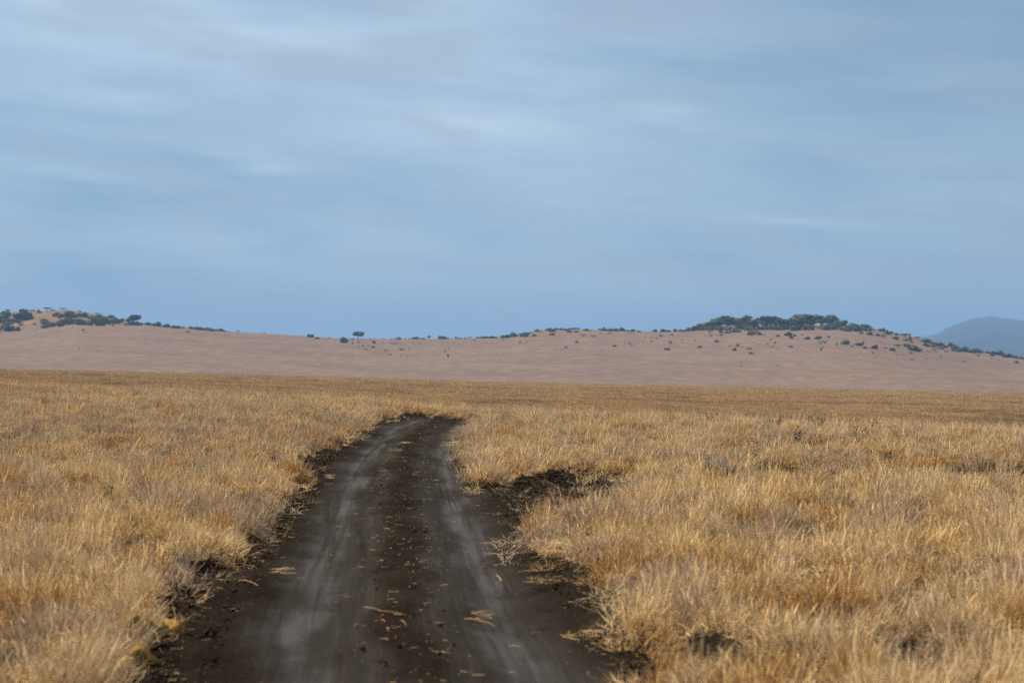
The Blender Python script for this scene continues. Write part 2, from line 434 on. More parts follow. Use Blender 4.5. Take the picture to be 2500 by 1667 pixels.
# ------------------------------------------------------------------ grass prototypes
def blades(n, disc, lean, length, width, curve, seg=3, head=0., wiry=.0, seed=0):
    g = np.random.default_rng(seed)
    ang = g.uniform(0, 2 * np.pi, n); rr = disc * np.sqrt(g.uniform(0, 1, n))
    root = np.stack([rr * np.cos(ang), rr * np.sin(ang), np.zeros(n)], 1)
    az = ang + g.normal(0, .9, n)
    th = np.abs(g.normal(0, 1, n)) * lean * (.4 + .6 * rr / disc)
    th = np.minimum(th, 1.45)
    Ln = g.uniform(length[0], length[1], n) * (1 - .25 * rr / disc)
    cv = g.normal(curve, curve * .6 + .05, n)
    wd = g.uniform(width[0], width[1], n)
    fa = g.uniform(0, np.pi, n)
    side = np.stack([np.cos(fa), np.sin(fa), np.zeros(n)], 1)
    P = [root]; cur = root.copy(); t = th.copy(); a = az.copy()
    for i in range(seg):
        d = np.stack([np.sin(t) * np.cos(a), np.sin(t) * np.sin(a), np.cos(t)], 1)
        cur = cur + d * (Ln / seg)[:, None]
        P.append(cur)
        t = t + cv / seg + g.normal(0, wiry, n); a = a + g.normal(0, wiry * 1.5, n)
    V = []; 
    for i, p in enumerate(P):
        f = i / seg
        w = wd * (1 - .75 * f)
        if head and i == seg: w = wd * .4
        if head and i == seg - 1: w = wd * head
        p = p.copy(); p[:, 2] = np.maximum(p[:, 2], -.02 if i == 0 else .01)
        V.append(p - side * w[:, None] / 2); V.append(p + side * w[:, None] / 2)
    V = np.stack(V, 1)                     # n, 2(seg+1), 3
    m = 2 * (seg + 1)
    base = (np.arange(n) * m)[:, None]
    q = np.concatenate([base + np.array([[2 * i, 2 * i + 1, 2 * i + 3, 2 * i + 2]]) for i in range(seg)], 0)
    tone = np.repeat(g.uniform(0, 1, n), m)
    return V.reshape(-1, 3), q, tone

def proto(name, parts, mat, collection):
    # the last blade set of a tuft is its thatch: last year's short brown leaves round the foot
    Vs, Fs, Ts, Hs = [], [], [], []; off = 0
    for i, (V, q, t) in enumerate(parts):
        Vs.append(V); Fs.append(q + off); Ts.append(t); off += len(V)
        Hs.append(np.full(len(V), 1. if (i == len(parts) - 1 and len(parts) > 1) else 0.))
    me = mesh_np(name, np.concatenate(Vs), np.concatenate(Fs), mat, {'tone': np.concatenate(Ts), 'thatch': np.concatenate(Hs)}, smooth=False)
    o = bpy.data.objects.new(name, me); collection.objects.link(o)
    return o

# near: 0-2 upright, 3-5 cushion, 6 flattened; mid: the same seven with broader, fewer blades
c_near = bpy.data.collections.new('tufts_near'); c_mid = bpy.data.collections.new('tufts_mid'); c_far = bpy.data.collections.new('tufts_far')
for cc, kn, kw, sd in ((c_near, .78, 2.5, 0), (c_mid, .6, 2.7, 100)):
    tall = 1. if cc is c_near else .45
    for i in range(3):
        proto('t%d_up' % i, [blades(int(80 * kn), .18, .72, (.13, .32), (.0020 * kw, .0040 * kw), .55, 5, 0, .46, sd + i),
                             blades(int(50 * kn), .19, .95, (.14, .30), (.0020 * kw, .0038 * kw), .4, 5, 0, .62, sd + 10 + i),
                             blades(int(8 * kn * tall), .15, .34, (.27, .44), (.0018 * kw, .0030 * kw), .30, 5, 1.4, .20, sd + 20 + i),
                             blades(int(70 * kn), .20, .85, (.08, .24), (.0032 * kw, .0060 * kw), .6, 3, 0, .35, sd + 30 + i)], m_grass, cc)
    for i in range(3):
        proto('t%d_bush' % (3 + i), [blades(int(180 * kn), .20, .80, (.13, .30), (.0019 * kw, .0040 * kw), .5, 5, 0, .78, sd + 40 + i),
                                     blades(int(14 * kn * tall), .14, .4, (.25, .42), (.0020 * kw, .0034 * kw), .4, 4, 1.3, .2, sd + 60 + i),
                                     blades(int(80 * kn), .21, .9, (.08, .22), (.0032 * kw, .0060 * kw), .6, 3, 0, .35, sd + 70 + i)], m_grass, cc)
    proto('t6_flat', [blades(int(60 * kn), .16, 1.30, (.18, .55), (.0025 * kw, .0048 * kw), .5, 5, 0, .30, sd + 80)], m_grass, cc)
for i in range(4):
    proto('t%d_far' % i, [blades(70, .55, .45, (.16, .42), (.022, .05), .5, 2, 0, .2, 200 + i)], m_plain, c_far)

def scatter(name, pts, idx, rotz, tilt, scl, tint, collection, label, cat, mat_idx=None):
    me = bpy.data.meshes.new(name)
    n = len(pts)
    me.vertices.add(n); me.vertices.foreach_set('co', np.asarray(pts, np.float32).ravel())
    def add(nm, typ, arr, key):
        a = me.attributes.new(nm, typ, 'POINT'); a.data.foreach_set(key, np.asarray(arr).ravel())
    add('pick', 'INT', np.asarray(idx, np.int32), 'value')
    rot = np.stack([tilt[:, 0], tilt[:, 1], rotz * 0], 1).astype(np.float32)
    add('spin', 'FLOAT', np.asarray(rotz, np.float32), 'value')
    add('rot', 'FLOAT_VECTOR', rot, 'vector')
    add('scl', 'FLOAT_VECTOR', np.asarray(scl, np.float32), 'vector')
    add('tint', 'FLOAT', np.asarray(tint, np.float32), 'value')
    o = link(name, me)
    ng = bpy.data.node_groups.new(name, 'GeometryNodeTree')
    ng.interface.new_socket('Geometry', in_out='INPUT', socket_type='NodeSocketGeometry')
    ng.interface.new_socket('Geometry', in_out='OUTPUT', socket_type='NodeSocketGeometry')
    N = ng.nodes; L = ng.links
    gi = N.new('NodeGroupInput'); go = N.new('NodeGroupOutput')
    m2p = N.new('GeometryNodeMeshToPoints')
    L.new(gi.outputs[0], m2p.inputs['Mesh'])
    ci = N.new('GeometryNodeCollectionInfo'); ci.inputs['Collection'].default_value = collection
    ci.inputs['Separate Children'].default_value = True; ci.inputs['Reset Children'].default_value = True
    iop = N.new('GeometryNodeInstanceOnPoints'); iop.inputs['Pick Instance'].default_value = True
    def na(nm, dt):
        a = N.new('GeometryNodeInputNamedAttribute'); a.data_type = dt; a.inputs['Name'].default_value = nm
        return [s for s in a.outputs if s.enabled and s.name == 'Attribute'][0]
    L.new(m2p.outputs[0], iop.inputs['Points']); L.new(ci.outputs[0], iop.inputs['Instance'])
    L.new(na('pick', 'INT'), iop.inputs['Instance Index'])
    e2r = N.new('FunctionNodeEulerToRotation'); L.new(na('rot', 'FLOAT_VECTOR'), e2r.inputs[0])
    sp = N.new('FunctionNodeAxisAngleToRotation'); sp.inputs['Axis'].default_value = (0, 0, 1); L.new(na('spin', 'FLOAT'), sp.inputs['Angle'])
    rr = N.new('FunctionNodeRotateRotation'); rr.rotation_space = 'LOCAL'; L.new(e2r.outputs[0], rr.inputs[0]); L.new(sp.outputs[0], rr.inputs[1])
    L.new(rr.outputs[0], iop.inputs['Rotation'])
    L.new(na('scl', 'FLOAT_VECTOR'), iop.inputs['Scale'])
    L.new(iop.outputs[0], go.inputs[0])
    md = o.modifiers.new('scatter', 'NODES'); md.node_group = ng
    return tag(o, label, cat, kind='stuff')

def field(y0, y1, per_m2):
    """random ground points between two distances, wider than the view"""
    n = int((y1 - y0) * 2 * (.33 * y1 + 5) * per_m2)
    yy = rng.uniform(y0, y1, n); w = .33 * y1 + 5
    xx = rng.uniform(-w, w, n)
    m = np.abs(xx) < .33 * yy + 4.5
    return xx[m], yy[m]

def grass_set(y0, y1, per):
    out = []
    e = np.linspace(y0, y1, 5)
    for a, b in zip(e[:-1], e[1:]): out.append(np.stack(field(a, b, per), 1))
    P = np.concatenate(out); x, y = P[:, 0], P[:, 1]
    aang = np.clip(x / np.maximum(y, 22), -.45, .45)
    m = y < np.interp(aang, *CREST_D) + 12
    x, y = x[m], y[m]
    sd = sd_bare(x, y) + (fbm(x / .7, y / .7, 71, 3) - .5) * .45
    td = trail_dist(x, y)
    keepm = (sd > .02) & (td > .42 + .35 * sstep(3., 6., x) + .3 * (fbm(x / 1.2, y / 1.2, 72, 2) - .5))
    # cushions: every tuft belongs to the nearest clump centre, leans away from it and is shorter towards its rim
    cs = 0.62
    gx, gy = np.floor(x / cs), np.floor(y / cs)
    best = np.full(x.shape, 9.); ccx = np.zeros(x.shape); ccy = np.zeros(x.shape); cid = np.zeros(x.shape)
    for ax in (-1, 0, 1):
        for ay in (-1, 0, 1):
            ix, iy = gx + ax, gy + ay
            px = (ix + .5 + .9 * (_hash(ix, iy, 201) - .5)) * cs; py = (iy + .5 + .9 * (_hash(ix, iy, 202) - .5)) * cs
            rad = .23 + .22 * _hash(ix, iy, 203)
            dd = np.hypot(x - px, y - py) / rad
            b = dd < best
            best = np.where(b, dd, best); ccx = np.where(b, px, ccx); ccy = np.where(b, py, ccy); cid = np.where(b, _hash(ix, iy, 204), cid)
    dome = np.sqrt(np.clip(1 - best ** 2, 0, 1))
    hollow = ((cid * 5.77) % 1.) < np.where(y < 15, .10, .22)
    keepm &= rng.uniform(0, 1, len(x)) < np.where(best < 1, .60 + .40 * dome, np.clip(.16 - .5 * (best - 1), .02, 1)) * np.where(hollow, .15, 1.)
    clr = (x > -.2) & (y > 19) & (y < 30) & (sd < 0)
    stray = (sd <= .02) & (((sd > -.30) & (rng.uniform(0, 1, len(x)) < .08)) | (clr & (rng.uniform(0, 1, len(x)) < .05)))
    k = keepm | stray
    x, y, sd, td, stray, best, dome, cid, ccx, ccy, hollow = [q[k] for q in (x, y, sd, td, stray, best, dome, cid, ccx, ccy, hollow)]
    n = len(x)
    kind = fbm(x / 2.2, y / 1.6, 74, 4)
    edge = np.minimum(sd, td - .35) < .45
    r = rng.uniform(0, 1, n)
    bushy = (kind + (cid - .5) * .42 + (r - .5) * .12 > .465) | (edge & (r < .8))
    idx = np.where(bushy, rng.integers(3, 6, n), rng.integers(0, 3, n))
    idx = np.where((edge & (r > .74)) | stray, 6, idx)
    hgt = (.15 + 1.06 * dome) * (.55 + .62 * fbm(x / 1.9, y / 1.5, 75, 3) + .42 * ((cid * 7.31) % 1.)) * rng.uniform(.78, 1.06, n)
    hgt = np.where(hollow, hgt * .5, hgt); hgt = np.where(edge, hgt * .88, hgt); hgt = np.where(stray, hgt * rng.uniform(.25, .7, n), hgt)
    wid = rng.uniform(.55, .9, n)
    cid2 = (cid * 17.77) % 1.
    tint = .10 + .50 * fbm(x / 2.6, y / 1.8, 76, 3) + .50 * (cid2 - .5) + rng.normal(0, .10, n) + np.where(bushy, -.04, .10)
    tint = np.where((cid2 > .80) & bushy, .78 + .2 * r, tint)
    tint = np.clip(tint, .02, .98)
    z = zground(x, y) - .015
    # outward lean: rotate about a horizontal axis; the spin about z is done first by choosing the lean in tuft axes
    spin = rng.uniform(0, 6.28, n)
    lean = np.clip(best, 0, 1.1) * .62 * rng.uniform(.5, 1.2, n)
    oa = np.arctan2(y - ccy, x - ccx)
    lx_, ly_ = np.cos(oa) * lean + .02 + rng.normal(0, .2, n), np.sin(oa) * lean + rng.normal(0, .2, n)
    tilt = np.stack([-ly_, lx_], 1)
    return np.stack([x, y, z], 1), idx, spin, tilt, np.stack([wid, wid, hgt], 1), tint
P = grass_set(4., 27., 72)
print('near tufts', len(P[0]))
scatter('tall_grass', *P, c_near, 'tall dry golden grass covering both sides of the track', 'grass')
P = grass_set(27., 90., 38)
print('mid tufts', len(P[0]))
scatter('meadow_grass', *P, c_mid, 'dry golden grass running up to the near crest', 'grass')
# far plain
n = 90000
t = rng.uniform(0, 1, n); y = 75. * (640. / 75.) ** (t ** .8); x = rng.uniform(-.35, .35, n) * y
aang = np.clip(x / y, -.45, .45); m = y > np.interp(aang, *CREST_D) + 8
x, y = x[m], y[m]; n = len(x)
sz = np.clip(y / 170., .8, 2.6) * rng.uniform(.7, 1.3, n)
hh = rng.uniform(.55, 1.15, n) * (.55 + .9 * fbm(x / 5, y / 9, 81, 3))
tint = np.clip(-.12 + .10 * sstep(300, 600, y) + 1.15 * fbm(x / 9., y / 16., 82, 4) + rng.normal(0, .14, n), 0, 1)
scatter('plain_grass', np.stack([x, y, zground(x, y) - .03], 1), rng.integers(0, 4, n), rng.uniform(0, 6.28, n), rng.normal(0, .06, (n, 2)),
        np.stack([sz, sz, hh * np.clip(y / 250., .9, 1.35)], 1), tint, c_far, 'browner dry grass on the lower plain before the hills', 'grass')

# ------------------------------------------------------------------ clods and litter
def ico(sub=2):
    bm = bmesh.new(); bmesh.ops.create_icosphere(bm, subdivisions=sub, radius=1)
    V = np.array([v.co[:] for v in bm.verts]); Fc = np.array([[v.index for v in f.verts] for f in bm.faces]); bm.free()
    return V, Fc
def n3(V, s, seed):
    return (vnoise(V[:, 0] * s + 5, V[:, 1] * s + V[:, 2] * s * 1.7, seed) + vnoise(V[:, 1] * s - 3, V[:, 2] * s - V[:, 0] * s * 1.3, seed + 1)) / 2
def lump(seed, amp=.5, s=1.6, sub=2, flatz=.7):
    V, Fc = ico(sub)
    r = 1 + (n3(V, s, seed) - .5) * 2 * amp + (n3(V, s * 3, seed + 5) - .5) * amp * .5
    V = V * r[:, None]; V[:, 2] *= flatz
    return V, Fc
c_clod = bpy.data.collections.new('clods')
for i in range(4):
    V, Fc = lump(300 + i, .6, 1.5, 1)
    o = bpy.data.objects.new('k%d' % i, mesh_np('k%d' % i, V, Fc, m_clod, smooth=False)); c_clod.objects.link(o)
n = 100000
x = rng.uniform(-6, 6, n); y = 6 + 54 * rng.uniform(0, 1, n) ** 1.5
sd = sd_bare(x, y); lt = lateral(x, y)
k = (sd < .15) & (rng.uniform(0, 1, n) < np.where(lt > 1.3, .95, np.where(lt < .35, .02, .0)))
x, y = x[k], y[k]; n = len(x)
sz = .007 + .020 * rng.uniform(0, 1, n) ** 3
lt = lt[k]; sz = np.where(lt > 1.4, sz * 1.4, sz)
zz = np.where(lt < 1.7, zbase(x, y) + .02, zground(x, y) + .005)
scatter('soil_clods', np.stack([x, y, zz], 1), rng.integers(0, 4, n), rng.uniform(0, 6.28, n), rng.normal(0, .5, (n, 2)), np.repeat(sz[:, None], 3, 1), rng.uniform(0, 1, n), c_clod,
        'dark crumbly soil clods strewn over the verge and track', 'soil')

def strip(p0, ang, Ln, w, bend, z, g):
    """one dry stem lying on the soil: a narrow bent ribbon, four stations"""
    pts = []; a = ang; p = np.array([p0[0], p0[1]])
    for i in range(4):
        pts.append(p.copy()); a2 = a + bend * (i - 1)
        p = p + np.array([math.cos(a2), math.sin(a2)]) * Ln / 3
    V = []
    for i, q in enumerate(pts):
        d = np.array([-math.sin(ang + bend * (i - 1.5)), math.cos(ang + bend * (i - 1.5))]) * w / 2 * (1 - .15 * i)
        zz = z + .008 + .02 * g.random() * Ln / .2
        V += [[q[0] - d[0], q[1] - d[1], zz], [q[0] + d[0], q[1] + d[1], zz + .004 * g.random()]]
    return V
def strips(items, seed):
    g = np.random.default_rng(seed); V = []; Fc = []
    for (p0, ang, Ln, w, bend, z) in items:
        o = len(V); V += strip(p0, ang, Ln, w, bend, z, g)
        Fc += [[o + 2 * i, o + 2 * i + 1, o + 2 * i + 3, o + 2 * i + 2] for i in range(3)]
    return np.array(V), np.array(Fc)
n = 190000
x = rng.uniform(-6, 5, n); y = 7 + 48 * rng.uniform(0, 1, n) ** 1.4
sd = sd_bare(x, y); lt = lateral(x, y); cl = fbm(x / .5, y / .8, 91, 3)
pr = np.where(sd > -.35, .6, np.where(lt > 1.25, .26, np.where(lt < .4, .26, .06))) * np.clip((cl - .3) * 3, .1, 1)
k = (sd < .1) & (rng.uniform(0, 1, n) < pr)
x, y, lt = x[k], y[k], lt[k]
zz = np.where(lt < 1.75, zbase(x, y) + .03 * (lt < 1.3) + .04 * (lt >= 1.3), zground(x, y) + .01)
it = [((a, b), rng.uniform(0, 6.28), .008 + .09 * rng.uniform() ** 4.5, rng.uniform(.002, .005), rng.normal(0, .25), c) for a, b, c in zip(x, y, zz)]
V, Fc = strips(it, 5)
tag(link('straw_litter', mesh_np('straw_litter', V, Fc, m_straw, smooth=False)), 'broken straw and dry stalks littering the track', 'straw', kind='stuff')

# ------------------------------------------------------------------ single stems, straw clumps, rocks and weeds by the track
def place(u, v):
    px, py = flat(u, v)
    l = lateral(np.array([px]), np.array([py]))[0]
    z = zbase(np.array([px]), np.array([py]))[0] if l < 1.6 else zground(np.array([px]), np.array([py]))[0]
    return px, py, float(z)
def zoom(zx, zy): return 400 + zx * .5527, 960 + zy * .5527
def ribbon_tube(pts, rad):
    V = []; Fc = []
    P = np.array(pts)
    for i, p in enumerate(P):
        d = P[min(i + 1, len(P) - 1)] - P[max(i - 1, 0)]; d /= np.linalg.norm(d) + 1e-9
        s = np.cross(d, [0, 0, 1.]); s /= np.linalg.norm(s) + 1e-9; t = np.cross(s, d)
        r = rad * (1 - .5 * i / len(P))
        for k in range(5):
            an = 2 * math.pi * k / 5; V.append(p + r * (math.cos(an) * s + math.sin(an) * t))
    for i in range(len(P) - 1):
        for k in range(5):
            Fc.append([i * 5 + k, i * 5 + (k + 1) % 5, i * 5 + 5 + (k + 1) % 5, i * 5 + 5 + k])
    return np.array(V), np.array(Fc)
STEMS = [([(1468, 818), (1492, 850), (1466, 862)], 'pale hooked dry stem lying on the right rut'),
         ([(880, 962), (960, 985), (1070, 998)], 'long orange dry stalk lying across the middle ridge'),
         ([(1330, 1015), (1400, 1030), (1465, 1048)], 'thick tan stalk lying beside the right rut'),
         ([(1525, 1140), (1560, 1146), (1592, 1146)], 'short pale stalk on the near end of the right rut'),
         ([(1590, 852), (1640, 862), (1688, 848)], 'pale dry stems sticking out of the right verge over the rut'),
         ([(780, 912), (815, 912), (835, 902)], 'short curved pale stalk on the left rut'),
         ([(1045, 1025), (1060, 1035), (1075, 1055)], 'small whitish bent stalk on the middle ridge'),
         ([(330, 845), (370, 850), (415, 866)], 'dry stalk lying on the dark left verge')]
for pz, lab in STEMS:
    p3 = [Vector(place(*zoom(*q))) for q in pz]
    b = p3[0].copy(); pts = [np.array(q - b) + [0, 0, .035 + .01 * (i % 2)] for i, q in enumerate(p3)]
    fine = []
    for i in range(len(pts) - 1):
        for t in (0, .33, .66): fine.append(pts[i] * (1 - t) + pts[i + 1] * t + np.array([0, 0, .008 * math.sin(t * 3)]))
    fine.append(pts[-1])
    V, Fc = ribbon_tube(fine, .0042 if 'thick' not in lab else .0055)
    o = link('straw_stalk', mesh_np('straw_stalk', V, Fc, m_straw)); o.location = b
    tag(o, lab, 'stem', 'dry stems lying on the track')
CLUMPS = [(1015, 265, .24, 26, 'flattened yellow straw clump on the middle ridge, left of the bend'), (1062, 232, .18, 18, 'small orange straw clump on the middle ridge, farthest up the track'),
          (490, 818, .10, 14, 'pale straw clump on the left verge where it meets the rut'), (720, 386, .10, 18, 'thin pale straw clump on the left verge beside the round cushion'),
          (830, 205, .22, 14, 'yellow straw clump at the foot of the left grass bank'), (795, 243, .08, 16, 'orange straw sprig poking out of the left bank onto the verge'),
          (1660, 858, .22, 20, 'blond straw clump spilling from the right verge'), (1380, 1020, .13, 16, 'broad tan straw clump on the right rut'),
          (1800, 1100, .14, 12, 'orange straw scrap at the right edge of the rut')]
for zx, zy, r, n, lab in CLUMPS:
    b = place(*zoom(zx, zy))
    it = [((rng.normal(0, r * .3), rng.normal(0, r * .3)), rng.normal(0, .9), rng.uniform(.06, .18), rng.uniform(.004, .008), rng.normal(0, .25), rng.uniform(0, .05)) for _ in range(n)]
    V, Fc = strips(it, int(zx))
    o = link('straw_clump', mesh_np('straw_clump', V, Fc, m_straw, smooth=False)); o.location = (b[0], b[1], b[2] + .03)
    tag(o, lab, 'straw', 'straw clumps dropped along the track')

ROCKS = [(345, 1650, .135, .115, 'flat-sided yellow ochre rock nearest the bottom edge, by the left grass', 11), (380, 1590, .12, .11, 'long cracked yellow ochre rock in the middle of the left verge trio', 23),
         (432, 1562, .10, .085, 'small yellow ochre rock farthest onto the dark soil', 35), (312, 1612, .13, .12, 'dusty orange rock half hidden in the left grass', 47)]
for u, v, rx, rz, lab, sd in ROCKS:
    V, Fc = lump(sd, .55, 1.0, 2, .8)
    g_ = np.random.default_rng(sd)
    for _ in range(9):      # chip flat faces off the stone
        nn = g_.normal(0, 1, 3); nn /= np.linalg.norm(nn); dd_ = V @ nn - g_.uniform(.45, .75)
        V = V - np.maximum(dd_, 0)[:, None] * nn
    V = V * [rx, rx * .8, rz]
    b = place(u, v)
    o = link('ochre_rock', mesh_np('ochre_rock', V, Fc, m_ochre, smooth=False)); o.location = (b[0], b[1], b[2] + rz * .55); o.rotation_euler = (0, 0, sd)
    tag(o, lab, 'rock', 'yellow rocks on the left verge')

def leaf_quads(C, size, g, droop=.3):
    n = len(C)
    d = g.normal(0, 1, (n, 3)); d /= np.linalg.norm(d, axis=1)[:, None]
    e = np.cross(d, g.normal(0, 1, (n, 3))); e /= np.linalg.norm(e, axis=1)[:, None] + 1e-9
    s = size * g.uniform(.6, 1.4, n)[:, None]
    V = np.stack([C - d * s, C + e * s * .55, C + d * s, C - e * s * .55], 1).reshape(-1, 3)
    return V, np.arange(4 * n).reshape(-1, 4)
def herb(name, u, v, hgt, wid, nst, nleaf, lsz, ms, ml, lab, cat, seed, top=.35, grp=None):
    g = np.random.default_rng(seed)
    b = place(u, v)
    root = bpy.data.objects.new(name, None); col.objects.link(root); root.location = b; root.empty_display_size = .1
    tag(root, lab, cat, grp)
    Vs, Fs, C = [], [], []; off = 0
    for i in range(nst):
        az = g.uniform(0, 6.28); le = g.uniform(.15, 1) * wid / 2; hh = hgt * g.uniform(.6, 1)
        pts = [np.array([math.cos(az) * le * t ** 1.5, math.sin(az) * le * t ** 1.5, hh * t - .02]) for t in np.linspace(0, 1, 5)]
        V, q = ribbon_tube(pts, .004); Vs.append(V); Fs.append(q + off); off += len(V)
        for k in range(nleaf):
            t = g.uniform(top, 1); C.append(np.array([math.cos(az) * le * t ** 1.5, math.sin(az) * le * t ** 1.5, hh * t]) + g.normal(0, .025, 3))
    link('stem', mesh_np('stem', np.concatenate(Vs), np.concatenate(Fs), ms), root)
    V, q = leaf_quads(np.array(C), lsz, g); link('foliage', mesh_np('foliage', V, q, ml, smooth=False), root)
def Z2(zx, zy): return 1600 + zx * .3827, 880 + zy * .3827
herb('green_weed', 734, 1142, .16, .35, 9, 7, .028, m_green, m_green, 'small bright green weed at the foot of the left grass bank', 'weed', 1, .2)
herb('green_weed', 597, 1342, .13, .30, 8, 6, .020, m_green, m_green, 'small green weed under the round orange tuft on the left verge', 'weed', 2, .2)
herb('green_weed', 268, 1262, .36, .28, 7, 7, .013, m_herb, m_green, 'yellowish green weed standing inside the left grass field', 'weed', 3, .4)
herb('dark_herb', *Z2(1045, 485), .52, .7, 10, 18, .022, m_herb, m_herb, 'tallest dark herb in the right grass, just before the crest', 'herb', 4, .3, 'dark herbs in the right grass')
herb('dark_herb', *Z2(770, 475), .45, .9, 10, 16, .028, m_herb, m_herb, 'low spreading dark herb left of the tallest one by the crest', 'herb', 5, .3, 'dark herbs in the right grass')
herb('dark_herb', *Z2(1395, 490), .42, .7, 8, 14, .026, m_herb, m_herb, 'rusty herb right of the tallest one by the crest', 'herb', 6, .3, 'dark herbs in the right grass')
herb('dark_herb', *Z2(355, 460), .42, .5, 8, 12, .025, m_bark, m_bark, 'brown dead herb on the crest, first right of the track end', 'herb', 7, .3, 'dark herbs in the right grass')
herb('dark_herb', *Z2(640, 710), .55, .65, 10, 14, .020, m_herb, m_herb, 'olive leaved herb in front of the brown grass belt', 'herb', 8, .3, 'dark herbs in the right grass')
herb('dark_herb', *Z2(900, 600), .48, .6, 9, 14, .022, m_bark, m_bark, 'dark twiggy herb midway up the right grass', 'herb', 9, .3, 'dark herbs in the right grass')
herb('dark_herb', *Z2(1300, 610), .46, .8, 9, 14, .024, m_herb, m_herb, 'olive and orange herb midway up the right grass', 'herb', 10, .3, 'dark herbs in the right grass')
herb('grey_weed', *Z2(330, 830), .44, .30, 7, 9, .014, m_greyw, m_greyw, 'grey headed weed above the cross trail, left of its pair', 'weed', 11, .7, 'grey weeds in the right grass')
herb('grey_weed', *Z2(425, 835), .42, .30, 6, 8, .013, m_greyw, m_greyw, 'grey headed weed above the cross trail, right of its pair', 'weed', 12, .7, 'grey weeds in the right grass')
herb('grey_weed', 1388, 1140, .44, .10, 3, 8, .022, m_greyw, m_greyw, 'single grey seed head in the grass behind the bare clearing', 'weed', 13, .8, 'grey weeds in the right grass')

# ------------------------------------------------------------------ bushes and trees of the hills
def join(parts):
    Vs, Fs = [], []; off = 0
    for V, q in parts:
        q = np.asarray(q)
        if q.shape[1] == 3: q = np.concatenate([q, q[:, 2:3]], 1)
        Vs.append(V); Fs.append(q + off); off += len(V)
    return np.concatenate(Vs), np.concatenate(Fs)
def mesh_mixed(name, V, polys, mat, smooth=False):
    me = bpy.data.meshes.new(name)
    me.from_pydata([tuple(v) for v in V], [], [tuple(dict.fromkeys(int(i) for i in p)) for p in polys]); me.update()
    me.materials.append(mat); me.polygons.foreach_set('use_smooth', np.full(len(me.polygons), smooth)); return me
def lobes_mesh(name, lobes, leaves, lsz, mat, seed, core=.8):
    """crown of several lobes: a knobbly body for each and leaf clumps standing off it; lobes = (x,y,z,rx,ry,rz)"""
    g = np.random.default_rng(seed); parts = []
    tot = sum(l[3] * l[5] for l in lobes)
    for i, (x, y, z, rx, ry, rz) in enumerate(lobes):
        if core:
            V, q = ico(2); r = 1 + (n3(V, 1.9, seed * 13 + i) - .5) * 1.1
            parts.append((V * r[:, None] * np.array([rx, ry, rz]) * core + np.array([x, y, z]), q))
        n = int(leaves * rx * rz / tot) + 8
        d = g.normal(0, 1, (n, 3)); d /= np.linalg.norm(d, axis=1)[:, None]
        C = d * g.uniform(.72, 1.12, (n, 1)) * np.array([rx, ry, rz]) + np.array([x, y, z])
        C[:, 2] = np.maximum(C[:, 2], .02)
        parts.append(leaf_quads(C, lsz, g))
    V, q = join(parts)
    return mesh_mixed(name, V, q, mat)
def norm(me):
    """fit a prototype to one unit across and one unit high"""
    co = np.zeros(len(me.vertices) * 3, np.float32); me.vertices.foreach_get('co', co); co = co.reshape(-1, 3)
    lo = np.percentile(co, 1, axis=0); hi = np.percentile(co, 99, axis=0)
    co[:, 0] = (co[:, 0] - (lo[0] + hi[0]) / 2) / (hi[0] - lo[0]); co[:, 1] = (co[:, 1] - (lo[1] + hi[1]) / 2) / (hi[1] - lo[1]); co[:, 2] = co[:, 2] / hi[2]
    me.vertices.foreach_set('co', co.ravel()); me.update(); return me
def bush_proto(i, mat, nm):
    g = np.random.default_rng(500 + i); n = g.integers(3, 6); L = []
    for k in range(n):
        x = (k - (n - 1) / 2) / n * 1.0 + g.normal(0, .06); r = g.uniform(.18, .32) * (1 - .35 * abs(x)); hz = g.uniform(.45, 1.) * (1 - .5 * abs(x))
        L.append((x, g.normal(0, .15), hz * .5, r, r, hz * .52))
    return norm(lobes_mesh(nm, L, 260, .075, mat, 600 + i))
def dry_proto(i):
    g = np.random.default_rng(700 + i); parts = []; C = []
    for k in range(14):
        az = g.uniform(0, 6.28); le = g.uniform(.1, .5); hh = g.uniform(.45, 1.); tip = np.array([math.cos(az) * le, math.sin(az) * le, hh])
        pts = [tip * np.array([t ** 1.6, t ** 1.6, t]) + (g.normal(0, .02, 3) if 0 < t < 1 else 0) for t in np.linspace(0, 1, 4)]
        parts.append(ribbon_tube(pts, .022))
        for _ in range(6): C.append(tip * g.uniform(.55, 1.) + g.normal(0, .09, 3))
    C = np.array(C); C[:, 2] = np.maximum(C[:, 2], .04)
    parts.append(leaf_quads(C, .07, g)); V, q = join(parts)
    return norm(mesh_mixed('dry_shrub', V, q, m_dry))
